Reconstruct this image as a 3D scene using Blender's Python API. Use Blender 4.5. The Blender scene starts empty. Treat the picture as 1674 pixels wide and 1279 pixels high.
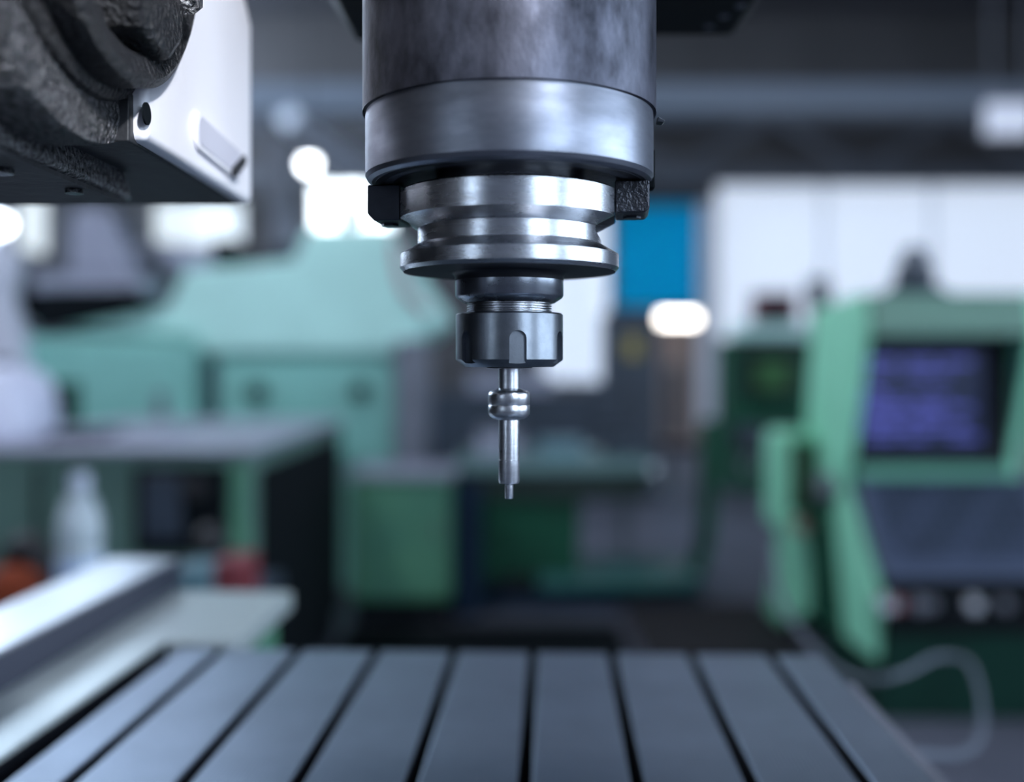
import bpy, bmesh, math, random
from mathutils import Vector, Matrix
random.seed(4)
PI = math.pi
S = bpy.context.scene
COL = S.collection

# ------------------------------------------------------------ camera, world, lights, exposure
F = 1700.0                      # focal length in pixels of the 1674 px wide frame
CZ = 1.15                       # camera height above the floor
HX, HY = 837.0, 595.0           # picture point straight ahead at eye height
cd = bpy.data.cameras.new('camera'); cam = bpy.data.objects.new('camera', cd); COL.objects.link(cam)
cam.location = (0, 0, CZ); cam.rotation_euler = (PI/2, 0, 0)
cd.sensor_width = 36.0; cd.lens = 36.0*F/1674; cd.shift_y = -(639.5-HY)/1674
cd.clip_start = 0.02; cd.clip_end = 200
cd.dof.use_dof = True; cd.dof.focus_distance = 0.452; cd.dof.aperture_fstop = 2.5
S.camera = cam
S.view_settings.view_transform = 'Standard'; S.view_settings.look = 'None'
S.view_settings.gamma = 1; S.view_settings.use_curve_mapping = False
S.view_settings.exposure = 0.6
w = bpy.data.worlds.new('world'); S.world = w; w.use_nodes = True
w.node_tree.nodes['Background'].inputs[0].default_value = (.55, .72, 1, 1)
w.node_tree.nodes['Background'].inputs[1].default_value = 0.5

# lamps added to brighten housing and machine fronts, none in view (housings further down)
ADDED_LAMPS = [((2.4, -2.8, 4.3), 170), ((-2.3, 2.2, 5.2), 260), ((3.4, 8.5, 5.6), 40)]
for k, (p, e) in enumerate(ADDED_LAMPS):
    l = bpy.data.lights.new('added_hall_light', 'POINT'); l.energy = e; l.color = (.80, .88, 1); l.shadow_soft_size = .16
    o = bpy.data.objects.new('added_hall_light', l); COL.objects.link(o); o.location = p

# unseen spot added beside the camera to brighten the white left housing
WL = Vector((.36, -.36, 1.62))
l = bpy.data.lights.new('housing_fill_light', 'SPOT'); l.energy = 46; l.color = (.92, .94, 1); l.spot_size = math.radians(25); l.spot_blend = .3; l.shadow_soft_size = .03
o = bpy.data.objects.new('housing_fill_light', l); COL.objects.link(o); o.location = WL
o.rotation_euler = (Vector((-.25, .47, 1.33))-WL).to_track_quat('-Z', 'Y').to_euler()

def P(px, py, Y):
    return Vector(((px-HX)/F*Y, Y, CZ+(HY-py)/F*Y))
def X_(px, Y): return (px-HX)/F*Y
def Z_(py, Y): return CZ+(HY-py)/F*Y

# ------------------------------------------------------------ materials
MATS = {}
def mat(name, col, rough=.5, metal=0., var=.0, scale=8., bump=0., bscale=60., emit=None, estr=0., col2=None,
        trans=0., spec=.5, bdist=.002, rvar=0., stretch=(1, 1, 1), coat=0.):
    m = bpy.data.materials.new(name); m.use_nodes = True
    nt = m.node_tree; b = nt.nodes['Principled BSDF']
    b.inputs['Base Color'].default_value = (*col, 1); b.inputs['Roughness'].default_value = rough
    b.inputs['Metallic'].default_value = metal; b.inputs['Transmission Weight'].default_value = trans
    b.inputs['Specular IOR Level'].default_value = spec; b.inputs['Coat Weight'].default_value = coat
    if emit:
        b.inputs['Emission Color'].default_value = (*emit, 1); b.inputs['Emission Strength'].default_value = estr
    if var or rvar or bump:
        tc = nt.nodes.new('ShaderNodeTexCoord'); mp = nt.nodes.new('ShaderNodeMapping')
        mp.inputs['Scale'].default_value = stretch
        nt.links.new(tc.outputs['Object'], mp.inputs[0])
    if var or rvar:
        n = nt.nodes.new('ShaderNodeTexNoise'); n.inputs['Scale'].default_value = scale
        n.inputs['Detail'].default_value = 7; n.inputs['Roughness'].default_value = .6
        nt.links.new(mp.outputs[0], n.inputs['Vector'])
        r = nt.nodes.new('ShaderNodeValToRGB'); r.color_ramp.elements[0].position = .35; r.color_ramp.elements[1].position = .68
        nt.links.new(n.outputs['Fac'], r.inputs[0])
        if var:
            c2 = col2 or tuple(c*(1-var) for c in col)
            r.color_ramp.elements[0].color = (*c2, 1); r.color_ramp.elements[1].color = (*col, 1)
            nt.links.new(r.outputs[0], b.inputs['Base Color'])
        if rvar:
            mr = nt.nodes.new('ShaderNodeMapRange'); mr.inputs['To Min'].default_value = rough+rvar
            mr.inputs['To Max'].default_value = max(.03, rough-rvar)
            nt.links.new(n.outputs['Fac'], mr.inputs[0]); nt.links.new(mr.outputs[0], b.inputs['Roughness'])
    if bump:
        n2 = nt.nodes.new('ShaderNodeTexNoise'); n2.inputs['Scale'].default_value = bscale; n2.inputs['Detail'].default_value = 5
        nt.links.new(mp.outputs[0], n2.inputs['Vector'])
        bp = nt.nodes.new('ShaderNodeBump'); bp.inputs['Strength'].default_value = bump; bp.inputs['Distance'].default_value = bdist
        nt.links.new(n2.outputs['Fac'], bp.inputs['Height']); nt.links.new(bp.outputs[0], b.inputs['Normal'])
    MATS[name] = m
    return m

BRIGHT = (.80, .90, 1.0)
steel = mat('ground_steel', (.62, .64, .68), .27, 1, var=.3, scale=40, rvar=.05, bump=.05, bscale=900, stretch=(1, 1, 6))
steel_nose = mat('nose_steel', (.31, .33, .39), .40, 1, var=.35, scale=30, rvar=.08, bump=.05, bscale=900, stretch=(1, 1, 3))
steel_dark = mat('black_oxide_steel', (.10, .11, .13), .30, 1, var=.3, scale=30, rvar=.05, bump=.1, bscale=300)
steel_nut = mat('nut_steel', (.30, .33, .37), .32, 1, var=.35, scale=60, rvar=.06, bump=.03, bscale=1500)
steel_probe = mat('probe_steel', (.80, .82, .86), .30, 1, var=.25, scale=120, rvar=.06, bump=.06, bscale=900, stretch=(1, 1, 3))
quill_m = mat('stained_quill_steel', (.165, .17, .215), .50, .9, var=.9, scale=48, col2=(.03, .032, .042), rvar=.12, bump=.10, bscale=700, stretch=(1, 1, .5))
soot = mat('black_casting_paint', (.010, .010, .012), .34, 0, bump=1.0, bscale=380, bdist=.006, spec=.5)
head_m = mat('head_casting_black', (.006, .006, .008), .6, 0, bump=.3, bscale=90, spec=.2)
cast_m = mat('oily_cast_iron', (.34, .34, .35), .22, .5, var=.9, scale=420, col2=(.018, .018, .02), bump=1.0, bscale=330, bdist=.012, spec=.8)
cast_dk = mat('dark_cast_ring', (.16, .16, .17), .24, .4, var=.9, scale=380, col2=(.010, .010, .012), bump=1.0, bscale=330, bdist=.010, spec=.7)  # darker copy of the cast iron colour for the outer ring
white_m = mat('white_machine_paint', (.90, .89, .93), .40, 0, var=.04, scale=10, bump=.1, bscale=120)
under_m = mat('underside_dark', (.035, .037, .042), .5, 0, var=.4, scale=30, spec=.3, bump=.3, bscale=120)  # near-black colour for the undersides and the slot's dark end
table_m = mat('milled_table_steel', (.34, .41, .52), .34, .85, var=.22, scale=9, rvar=.08)
way_m = mat('polished_way_steel', (.60, .63, .68), .28, .8, var=.15, scale=6)
dark_m = mat('recess_shade_black', (.006, .007, .011), .8, 0, spec=.15)  # near-black colour for the shade inside slots and trough
mint = mat('mint_machine_paint', (.25, .56, .49), .42, 0, var=.18, scale=3)
mint_pale = mat('pale_mint_paint', (.55, .88, .80), .38, 0, var=.14, scale=3)
green_con = mat('console_green_paint', (.32, .80, .53), .42, 0, var=.12, scale=4)
green_top = mat('console_visor_green', (.13, .27, .20), .5, 0, var=.12, scale=4)
green_mid = mat('mid_green_paint', (.09, .26, .15), .5, 0, var=.3, scale=3, col2=(.06, .19, .13))
green_grey = mat('grey_green_paint', (.10, .19, .16), .5, 0, var=.25, scale=3)
green_dark = mat('dark_green_paint', (.006, .04, .028), .6, 0, var=.3, scale=4, spec=.2)
green_deep = mat('deep_green_enamel', (.006, .085, .045), .55, 0, var=.4, scale=3, spec=.25)
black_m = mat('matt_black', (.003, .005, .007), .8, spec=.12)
blue_dark = mat('dark_blue_paint', (.005, .018, .042), .6, spec=.2)
navy_m = mat('keyboard_panel_slate', (.065, .085, .14), .45, 0, var=.2, scale=6)
bezel_m = mat('screen_bezel_black', (.004, .008, .012), .6, spec=.2)
screen_m = mat('crt_glass', (.006, .01, .022), .3, spec=.15, emit=(.03, .045, .12), estr=.25)
text_m = mat('screen_glyphs_violet', (.02, .02, .06), .5, spec=.15, emit=(.16, .18, .85), estr=.62)
screen2_m = mat('small_screen_glass', (.004, .012, .008), .4, spec=.15, emit=(.02, .08, .03), estr=.5)
lav_m = mat('lavender_grey_metal', (.36, .37, .46), .4, .1, var=.15, scale=5)
grey_m = mat('grey_metal_paint', (.17, .18, .22), .5, 0, var=.2, scale=5)
slate_m = mat('blue_grey_paint', (.028, .042, .065), .5, 0, var=.3, scale=3)
floor_m = mat('concrete_floor', (.115, .12, .155), .5, 0, var=.3, scale=1.2, spec=.3, bump=.1, bscale=20)
wood_m = mat('dark_duckboard_wood', (.018, .015, .02), .8, 0, var=.3, scale=6)
ceil_m = mat('ceiling_dark_sheet', (.085, .086, .10), .7, 0, var=.2, scale=.6)
beam_m = mat('steel_beam_grey', (.13, .14, .165), .6, 0, var=.2, scale=2)
beam_l = mat('steel_beam_pale', (.34, .37, .44), .6, 0)
wall_m = mat('wall_plaster_grey', (.22, .23, .27), .7, 0, var=.15, scale=.8)
wall_w = mat('wall_white_sheet', (.72, .76, .84), .6, 0, var=.05, scale=.8)
blue_m = mat('blue_roller_door', (.0, .58, 1.0), .6, 0, var=.08, scale=2, spec=.1)
pane_far = mat('translucent_glazing_daylit', (.7, .75, .85), .5, emit=(.74, .84, 1), estr=.5)
pane_hot = mat('window_glass_sunlit', (.8, .85, .9), .3, emit=(.82, .92, 1), estr=4.0)
pane_mild = mat('window_glass_hazy', (.8, .85, .9), .3, emit=(.82, .92, .96), estr=.62)
pane_side = mat('window_glass_daylit', (.8, .85, .9), .3, emit=(.66, .81, 1), estr=5.5)
lamp_m = mat('lamp_tube_glow', (1, 1, 1), .4, emit=(1, .93, .85), estr=6)
lamp_cool = mat('lamp_cool_glow', (1, 1, 1), .4, emit=(.9, .95, 1), estr=9)
red_m = mat('dark_red_plastic', (.10, .012, .025), .4)
orange_m = mat('orange_cloth', (.26, .05, .02), .8, spec=.2)
redcan_m = mat('red_plastic', (.22, .035, .045), .5)
teal_m = mat('pale_teal_plastic', (.12, .23, .27), .4)
pink_m = mat('faded_pink_hose', (.42, .24, .27), .5)
clear_m = mat('clear_bottle_plastic', (.85, .95, 1.0), .10, trans=.35, coat=.5)
water_m = mat('pale_bottle_label', (.55, .70, .95), .5)
chrome = mat('chrome_knob', (.7, .72, .76), .2, .9)
hose_m = mat('grey_coolant_hose', (.13, .15, .19), .5)
tan_m = mat('tan_sheet', (.28, .22, .20), .6)
cream_m = mat('white_post_paint', (.75, .76, .82), .5)
yellow_m = mat('yellow_sign', (.35, .27, .06), .5)
rubber_m = mat('black_rubber', (.015, .015, .018), .6)

# faint tool marks on the milling table (parallel milling lines)
def add_lines(m, scale, strength, dist=.0006):
    nt = m.node_tree; b = nt.nodes['Principled BSDF']
    tc = nt.nodes.new('ShaderNodeTexCoord'); wv = nt.nodes.new('ShaderNodeTexWave')
    wv.bands_direction = 'X'; wv.inputs['Scale'].default_value = scale; wv.inputs['Distortion'].default_value = .3
    nt.links.new(tc.outputs['Object'], wv.inputs['Vector'])
    bp = nt.nodes.new('ShaderNodeBump'); bp.inputs['Strength'].default_value = strength; bp.inputs['Distance'].default_value = dist
    nt.links.new(wv.outputs['Fac'], bp.inputs['Height']); nt.links.new(bp.outputs[0], b.inputs['Normal'])
add_lines(table_m, 110, .35)

# ------------------------------------------------------------ mesh helpers
class MB:
    def __init__(s): s.bm = bmesh.new()
    def box(s, x0, x1, y0, y1, z0, z1, M=None):
        vs = [s.bm.verts.new((x, y, z)) for x in (x0, x1) for y in (y0, y1) for z in (z0, z1)]
        for f in ((0, 1, 3, 2), (4, 6, 7, 5), (0, 4, 5, 1), (2, 3, 7, 6), (0, 2, 6, 4), (1, 5, 7, 3)):
            s.bm.faces.new([vs[i] for i in f])
        if M:
            for v in vs: v.co = M @ v.co
        return s
    def prism(s, pts, a0, a1, axis='x', M=None):
        """pts in the plane across the axis: x -> (y,z), y -> (x,z), z -> (x,y)"""
        def mk(a, p):
            return {'x': (a, p[0], p[1]), 'y': (p[0], a, p[1]), 'z': (p[0], p[1], a)}[axis]
        A = [s.bm.verts.new(mk(a0, p)) for p in pts]; B = [s.bm.verts.new(mk(a1, p)) for p in pts]
        n = len(pts)
        s.bm.faces.new(A); s.bm.faces.new(B[::-1])
        for i in range(n): s.bm.faces.new([A[i], B[i], B[(i+1) % n], A[(i+1) % n]])
        if M:
            for v in A+B: v.co = M @ v.co
        return s
    def lathe(s, prof, seg=48, M=None, jitter=None, cap=True):
        rings = []
        for r, z in prof:
            if r < 1e-7: rings.append([s.bm.verts.new((0, 0, z))])
            else:
                rings.append([s.bm.verts.new(((r+(jitter(2*PI*i/seg, z) if jitter else 0))*math.cos(2*PI*i/seg),
                                              (r+(jitter(2*PI*i/seg, z) if jitter else 0))*math.sin(2*PI*i/seg), z)) for i in range(seg)])
        for a, b in zip(rings, rings[1:]):
            for i in range(seg):
                j = (i+1) % seg
                if len(a) == 1 and len(b) > 1: s.bm.faces.new([a[0], b[i], b[j]])
                elif len(b) == 1 and len(a) > 1: s.bm.faces.new([a[i], a[j], b[0]])
                elif len(a) > 1: s.bm.faces.new([a[i], a[j], b[j], b[i]])
        for ring in (rings[0], rings[-1]):
            if len(ring) > 1 and cap:
                try: s.bm.faces.new(ring)
                except ValueError: pass
        if M:
            for r in rings:
                for v in r: v.co = M @ v.co
        return s
    def cyl(s, p0, p1, r, seg=20, r1=None):
        p0, p1 = Vector(p0), Vector(p1); d = p1-p0
        q = Vector((0, 0, 1)).rotation_difference(d.normalized()).to_matrix().to_4x4()
        return s.lathe([(r, 0), (r if r1 is None else r1, d.length)], seg, Matrix.Translation(p0) @ q)
    def ball(s, c, r, seg=20, sz=1.):
        n = 10
        return s.lathe([(r*math.sin(PI*i/n), -r*sz*math.cos(PI*i/n)) for i in range(n+1)], seg, Matrix.Translation(c))
    def tube(s, pts, r, seg=10, sub=8):
        P_ = [Vector(p) for p in pts]; out = []
        for i in range(len(P_)-1):
            a, b, c, d = P_[max(0, i-1)], P_[i], P_[i+1], P_[min(len(P_)-1, i+2)]
            for k in range(sub):
                t = k/sub
                out.append(.5*((2*b)+(c-a)*t+(2*a-5*b+4*c-d)*t*t+(3*b-3*c+d-a)*t**3))
        out.append(P_[-1]); rings = []; up = Vector((.3, .2, 1)).normalized()
        for i, p in enumerate(out):
            t = (out[min(i+1, len(out)-1)]-out[max(i-1, 0)]).normalized()
            u = t.cross(up).normalized(); v = t.cross(u).normalized()
            rings.append([s.bm.verts.new(p+r*(u*math.cos(2*PI*k/seg)+v*math.sin(2*PI*k/seg))) for k in range(seg)])
        for a, b in zip(rings, rings[1:]):
            for k in range(seg): s.bm.faces.new([a[k], a[(k+1) % seg], b[(k+1) % seg], b[k]])
        s.bm.faces.new(rings[0]); s.bm.faces.new(rings[-1])
        return s
    def build(s, name, m, parent=None, bevel=0, ang=32, bseg=2, kind=None):
        bmesh.ops.recalc_face_normals(s.bm, faces=s.bm.faces)
        for f in s.bm.faces: f.smooth = True
        for e in s.bm.edges:
            if len(e.link_faces) == 2 and e.calc_face_angle(0) > math.radians(ang): e.smooth = False
        me = bpy.data.meshes.new(name); s.bm.to_mesh(me); s.bm.free()
        me.materials.append(m)
        o = bpy.data.objects.new(name, me); COL.objects.link(o)
        if parent: o.parent = parent
        if bevel:
            md = o.modifiers.new('bevel', 'BEVEL'); md.width = bevel; md.segments = bseg; md.limit_method = 'ANGLE'
            md.angle_limit = math.radians(35); md.harden_normals = True
        if kind: o['kind'] = kind
        return o

def tag(o, label=None, cat=None, group=None, kind=None):
    if label: o['label'] = label
    if cat: o['category'] = cat
    if group: o['group'] = group
    if kind: o['kind'] = kind
    return o
def thing(name, loc, label, cat, group=None, rz=0):
    o = bpy.data.objects.new(name, None); COL.objects.link(o); o.location = loc; o.rotation_euler = (0, 0, rz)
    o.empty_display_size = .05
    return tag(o, label, cat, group)
def struct(name, mb, m, bevel=0, parent=None):
    o = mb.build(name, m, parent, bevel)
    if not parent: o['kind'] = 'structure'
    return o
def keep(root):
    """children were built in world space: move them under the root without moving them"""
    inv = (Matrix.Translation(root.location) @ root.rotation_euler.to_matrix().to_4x4()).inverted()
    def go(o):
        for c in o.children: go(c)
        o.data.transform(inv)
        o.data.update()
    for c in root.children: go(c)

# ------------------------------------------------------------ the hall
XL, XR, YB, YF, ZT = -6.2, 9.6, -5.5, 18.0, 7.2
struct('floor', MB().box(XL-.2, XR+.2, YB-.2, YF+3.5, -.2, 0), floor_m)
struct('ceiling', MB().box(XL-.2, XR+.2, YB-.2, YF+3.5, ZT, ZT+.2), ceil_m)

def wall_with_holes(name, fixed, thick, a0, a1, holes, m, axis):
    """axis 'y': wall in the xz plane at y=fixed; axis 'x': wall in the yz plane at x=fixed"""
    mb = MB(); xs = sorted({a0, a1, *[h[0] for h in holes], *[h[1] for h in holes]})
    for u0, u1 in zip(xs, xs[1:]):
        hs = sorted([h for h in holes if h[0] <= u0+1e-6 and h[1] >= u1-1e-6], key=lambda h: h[2]); z = 0
        for h in hs+[(0, 0, ZT, ZT)]:
            if h[2] > z+1e-6:
                if axis == 'y': mb.box(u0, u1, fixed, fixed+thick, z, h[2])
                else: mb.box(fixed, fixed+thick, u0, u1, z, h[2])
            z = h[3]
    return struct(name, mb, m)
def window(n, fixed, u0, u1, z0, z1, axis, pane, cols, rows, fm=grey_m, t=.06, fw=.05):
    fr = MB(); pa = MB()
    def bx(mb, a0, a1, b0, b1, d0, d1):
        mb.box(a0, a1, d0, d1, b0, b1) if axis == 'y' else mb.box(d0, d1, a0, a1, b0, b1)
    for i in range(cols+1):
        u = u0+(u1-u0)*i/cols
        bx(fr, max(u0, u-fw/2), min(u1, u+fw/2), z0, z1, fixed, fixed+t)
    for j in range(rows+1):
        z = z0+(z1-z0)*j/rows
        bx(fr, u0, u1, max(z0, z-fw/2), min(z1, z+fw/2), fixed+.005, fixed+t-.005)
    bx(pa, u0, u1, z0, z1, fixed+t*.4, fixed+t*.6)
    o = struct('window_%d' % n, pa, pane); fr.build('window_frame', fm, o)
    return o

Y = YF
door = (X_(1002, Y), X_(1158, Y), 0, Z_(333, Y))
wfR = (X_(1172, Y), 9.2, 1.0, Z_(298, Y))
wfL = (X_(885, Y), X_(996, Y), Z_(625, Y), Z_(330, Y))
hot = (X_(510, Y), X_(640, Y), Z_(385, Y), Z_(296, Y))
hot2 = (X_(200, Y), X_(395, Y), Z_(405, Y), Z_(325, Y))
wall_with_holes('wall_far', YF, .3, XL-.2, XR+.2, [door, wfR, wfL, hot, hot2], mat('wall_dark_sheeting', (.105, .10, .105), .7, 0, var=.2, scale=.8), 'y')
window(1, YF+.1, *wfR, 'y', pane_far, 3, 1, fm=wall_w, fw=.05)
window(2, YF+.1, *wfL, 'y', pane_far, 2, 1, fm=wall_w)
window(3, YF+.1, *hot, 'y', pane_hot, 3, 1)
window(4, YF+.1, *hot2, 'y', pane_mild, 2, 1)
# side walls
LW = [(5.0, 9.0, 2.6, 3.6), (9.5, 12.8, 2.6, 3.6), (13.1, 14.2, 2.6, 3.6)]
UW = [(5.0, 9.0, 4.0, 6.9), (9.5, 13.3, 4.0, 6.9), (13.8, 17.7, 4.1, 6.9)]
wall_with_holes('wall_left', XL-.3, .3, YB-.2, YF+.3, LW+UW, wall_m, 'x')
for i, h in enumerate(LW): window(5+i, XL-.2, *h, 'x', pane_mild if i == 2 else pane_side, (4, 4, 1)[i], 1)
for i, h in enumerate(UW): window(13+i, XL-.2, *h, 'x', pane_side, 4, 3)
RW = [(-4.5, -.6, 1.4, 5.4), (.0, 3.4, 1.4, 5.4)]
wall_with_holes('wall_right', XR, .3, YB-.2, YF+.3, RW, wall_m, 'x')
for i, h in enumerate(RW): window(8+i, XR+.1, *h, 'x', pane_side, 4, 3)
BW = [(-5.2, -4.3, 1.2, 4.6), (3.0, 6.6, 1.6, 4.8)]
wall_with_holes('wall_back', YB-.3, .3, XL-.2, XR+.2, BW, wall_m, 'y')
for i, h in enumerate(BW): window(11+i, YB-.2, *h, 'y', pane_side, 2, 3)
# next hall seen through the half open door
d = YF+3.4
struct('wall_beyond', MB().box(X_(940, d), X_(1240, d), d, d+.1, 0, ZT), tan_m)

# roller door, half open
rd = thing('roller_door', ((door[0]+door[1])/2, YF, Z_(500, YF)), 'blue roller door half raised in the far wall, seen right of the spindle', 'door')
mb = MB(); z0 = Z_(502, YF); n = 14
for k in range(n):
    a = z0+(door[3]-z0)*k/n; b = z0+(door[3]-z0)*(k+1)/n
    mb.box(door[0]+.02, door[1]-.02, YF+.06, YF+.09, a+.006, b)
    mb.box(door[0]+.02, door[1]-.02, YF+.065, YF+.085, a, a+.006)
mb.build('door_curtain', blue_m, rd)
MB().box(door[0]+.02, door[1]-.02, YF+.045, YF+.105, z0-.06, z0).build('bottom_rail', blue_dark, rd)
keep(rd)
tp = MB().box(X_(1143, 17.7), X_(1168, 17.7), 17.6, 17.75, 0, Z_(330, 17.7)).build('steel_post', cream_m, bevel=.01)
tag(tp, 'white painted steel post at the right edge of the blue roller door', 'post')
# ceiling beams and trusses
for k, (yy, zz) in enumerate([(3.2, 6.4), (6.6, 6.4), (10.0, 6.3), (13.6, 6.2)]):
    mb = MB()
    mb.box(XL, XR, yy-.09, yy+.09, zz-.02, zz+.0); mb.box(XL, XR, yy-.09, yy+.09, zz+.58, zz+.6)
    mb.box(XL, XR, yy-.012, yy+.012, zz, zz+.08); mb.box(XL, XR, yy-.012, yy+.012, zz+.5, zz+.58)
    x = XL; up = True
    while x < XR-.8:
        a, b = ((x, zz+.04), (x+.8, zz+.54)) if up else ((x, zz+.54), (x+.8, zz+.04))
        mb.cyl((a[0], yy, a[1]), (b[0], yy, b[1]), .03, 8); x += .8; up = not up
    o = struct('trim_%d' % (k+1), mb, beam_m)
# lower crane girder in front of the far wall, right
struct('trim_5', MB().box(XL, XR, 12.0, 12.3, Z_(182, 12), Z_(134, 12)), mat('girder_blue_grey', (.17, .20, .25), .6))
struct('trim_6', MB().box(XL, XR, 17.0, 17.2, Z_(300, 17), Z_(272, 17)), beam_m)
mb = MB(); x = XL; up = True
while x < XR-1.5:
    z0, z1 = Z_(275, 17), Z_(190, 17)
    a, b = ((x, z0), (x+1.5, z1)) if up else ((x, z1), (x+1.5, z0))
    mb.cyl((a[0], 17.1, a[1]), (b[0], 17.1, b[1]), .09, 8); x += 1.5; up = not up
mb.box(XL, XR, 17.0, 17.2, Z_(200, 17), Z_(180, 17))
struct('trim_7', mb, beam_m)
# sloping roof girder at upper left
a, b = P(470, 190, 12), P(640, 310, 15)
struct('trim_8', MB().tube([a, (a+b)/2, b], .16, 4), wall_w)

# lamps
def hanging_lamp(px, py, Y, w_, h_, label, m, r=None):
    c = P(px, py, Y)
    t = thing('pendant_lamp' if r else 'strip_lamp', c, label, 'lamp')
    if r:
        MB().ball(c, r).build('bulb', m, t)
        MB().lathe([(r*.3, r*1.6), (r*.5, r*1.5), (r*1.25, r*.4), (r*1.2, r*.4), (r*.45, r*1.4)], 24, Matrix.Translation(c), cap=False).build('lamp_shade', grey_m, t)
        MB().cyl(c+Vector((0, 0, r*1.5)), Vector((c.x, c.y, ZT)), .012, 8).build('cord', rubber_m, t)
    else:
        MB().box(c.x-w_/2, c.x+w_/2, Y-.06, Y+.06, c.z-h_/2, c.z+h_/2).build('tube', m, t)
        MB().box(c.x-w_/2-.03, c.x+w_/2+.03, Y-.09, Y+.09, c.z+h_/2, c.z+h_/2+.06).build('lamp_housing', grey_m, t)
        for sx in (-1, 1):
            MB().cyl((c.x+sx*w_*.4, Y, c.z+h_/2+.05), (c.x+sx*w_*.4, Y, ZT), .01, 8).build('suspension_rod', grey_m, t)
    keep(t); return t
hanging_lamp(505, 268, 11, 0, 0, 'small round glowing lamp high at the left, above the blown-out window', lamp_cool, .075)
hanging_lamp(2, 366, 9, 0, 0, 'round glowing lamp at the left edge of the photo', lamp_cool, .07)
hanging_lamp(1105, 521, 20, .80, .18, 'long glowing lamp seen beneath the raised blue roller door', lamp_m)
hanging_lamp(1650, 196, 10, .42, .30, 'pale square lamp near the ceiling in the upper right corner', mat('lamp_dim_glow', (.8, .82, .9), .5, emit=(.5, .52, .62), estr=.28))

for (hx, hy, hz), e in ADDED_LAMPS:
    t = thing('added_hall_lamp', (hx, hy, hz), ('added bell-shaped lamp hanging unseen behind the camera, for fill light', 'added bell-shaped lamp unseen above the left machines, for fill light', 'added bell-shaped lamp unseen above the far right floor, for fill light')[ADDED_LAMPS.index(((hx, hy, hz), e))], 'lamp', 'added hall lamps')
    MB().lathe([(.30, -.05), (.27, .08), (.12, .26), (.10, .34), (.09, .34), (.11, .25), (.255, .075), (.285, -.05)], 32, Matrix.Translation((hx, hy, hz)), cap=False).build('lamp_shade', grey_m, t)
    MB().cyl((hx, hy, hz+.34), (hx, hy, ZT), .012, 8).build('suspension_rod', grey_m, t)
    keep(t)

# ------------------------------------------------------------ far and middle machines
# dark column machine behind the tool, right
t = thing('drilling_machine', P(1035, 720, 9.0)*1, 'dark blue-grey column machine standing left of the half-open door', 'machine')
t.location.z = 0; Y = 9
MB().box(X_(985, Y), X_(1072, Y), Y-.25, Y+.25, 0, Z_(512, Y)).build('column', slate_m, t, .02)
MB().box(X_(960, Y), X_(1010, Y), Y-.35, Y+.2, Z_(690, Y), Z_(628, Y)).build('gearbox', slate_m, t, .02)
MB().box(X_(700, Y), X_(990, Y), Y-.3, Y+.3, 0, Z_(640, Y)).build('bed', slate_m, t, .02)
MB().box(X_(1018, Y), X_(1040, Y), Y-.262, Y-.25, Z_(585, Y), Z_(552, Y)).build('warning_plate', yellow_m, t)
MB().box(X_(770, Y), X_(900, Y), Y-.32, Y+.1, Z_(640, Y), Z_(612, Y)).build('carriage', lav_m, t, .01)
keep(t)
t = thing('stacked_cabinet', (X_(1105, 14), 14, 0), 'tan and grey cabinet standing in front of the roller door opening', 'cabinet')
MB().box(X_(1078, 14), X_(1138, 14), 13.8, 14.3, .1, Z_(590, 14)).build('body', tan_m, t, .02)
MB().box(X_(1082, 14), X_(1106, 14), 13.77, 13.8, .2, Z_(600, 14)).build('door', mat('brown_panel', (.07, .06, .065), .5), t)
MB().box(X_(1110, 14), X_(1134, 14), 13.77, 13.8, .2, Z_(600, 14)).build('door', tan_m, t)
MB().box(X_(1080, 14), X_(1136, 14), 13.82, 14.28, 0, .1).build('plinth', black_m, t)
keep(t)

# second control cabinet (behind the big console)
Y = 9.6
t = thing('control_cabinet', (X_(1255, Y), Y, 0), 'small dark green control cabinet with a dim green screen, behind the large console', 'control cabinet')
x0, x1 = X_(1182, Y), X_(1345, Y)
MB().prism([(Y-.25, .0), (Y-.25, Z_(680, Y)), (Y-.1, Z_(660, Y)), (Y-.05, Z_(558, Y)), (Y+.35, Z_(552, Y)), (Y+.35, 0)], x0, x1).build('housing', green_deep, t, .02)
MB().box(X_(1212, Y), X_(1300, Y), Y-.16, Y-.05, Z_(650, Y), Z_(572, Y)).build('screen_bezel', bezel_m, t, .01)
MB().box(X_(1228, Y), X_(1285, Y), Y-.165, Y-.16, Z_(636, Y), Z_(590, Y)).build('screen', screen2_m, t)
MB().box(X_(1205, Y), X_(1330, Y), Y-.12, Y+.3, Z_(552, Y), Z_(530, Y)).build('top_cover', mint_pale, t, .01)
MB().prism([(Y-.26, Z_(690, Y)), (Y-.42, Z_(712, Y)), (Y-.42, Z_(730, Y)), (Y-.25, Z_(715, Y))], x0+.05, x1-.05).build('keyboard_shelf', slate_m, t, .005)
for k in range(6):
    MB().box(x0+.12+.12*k, x0+.18+.12*k, Y-.262, Y-.25, Z_(765, Y), Z_(748, Y)).build('button', grey_m, t)
keep(t)
bz = Z_(530, Y)+.001
t = thing('readout_box', (X_(1268, Y), Y, bz), 'dark red readout box on top of the small control cabinet', 'box')
MB().box(X_(1234, Y), X_(1304, Y), Y-.02, Y+.2, bz, Z_(478, Y)).build('case', red_m, t, .01)
MB().box(X_(1246, Y), X_(1292, Y), Y-.03, Y-.02, bz+.05, Z_(493, Y)).build('window', black_m, t)
keep(t)
Y = 8.4
t = thing('signal_pole', (X_(1338, Y), Y, 0), 'thin black signal pole rising beside the pale side of the large console', 'pole')
MB().cyl((X_(1338, Y), Y, .02), (X_(1338, Y), Y, Z_(500, Y)), .075).build('pole', black_m, t)
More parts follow.
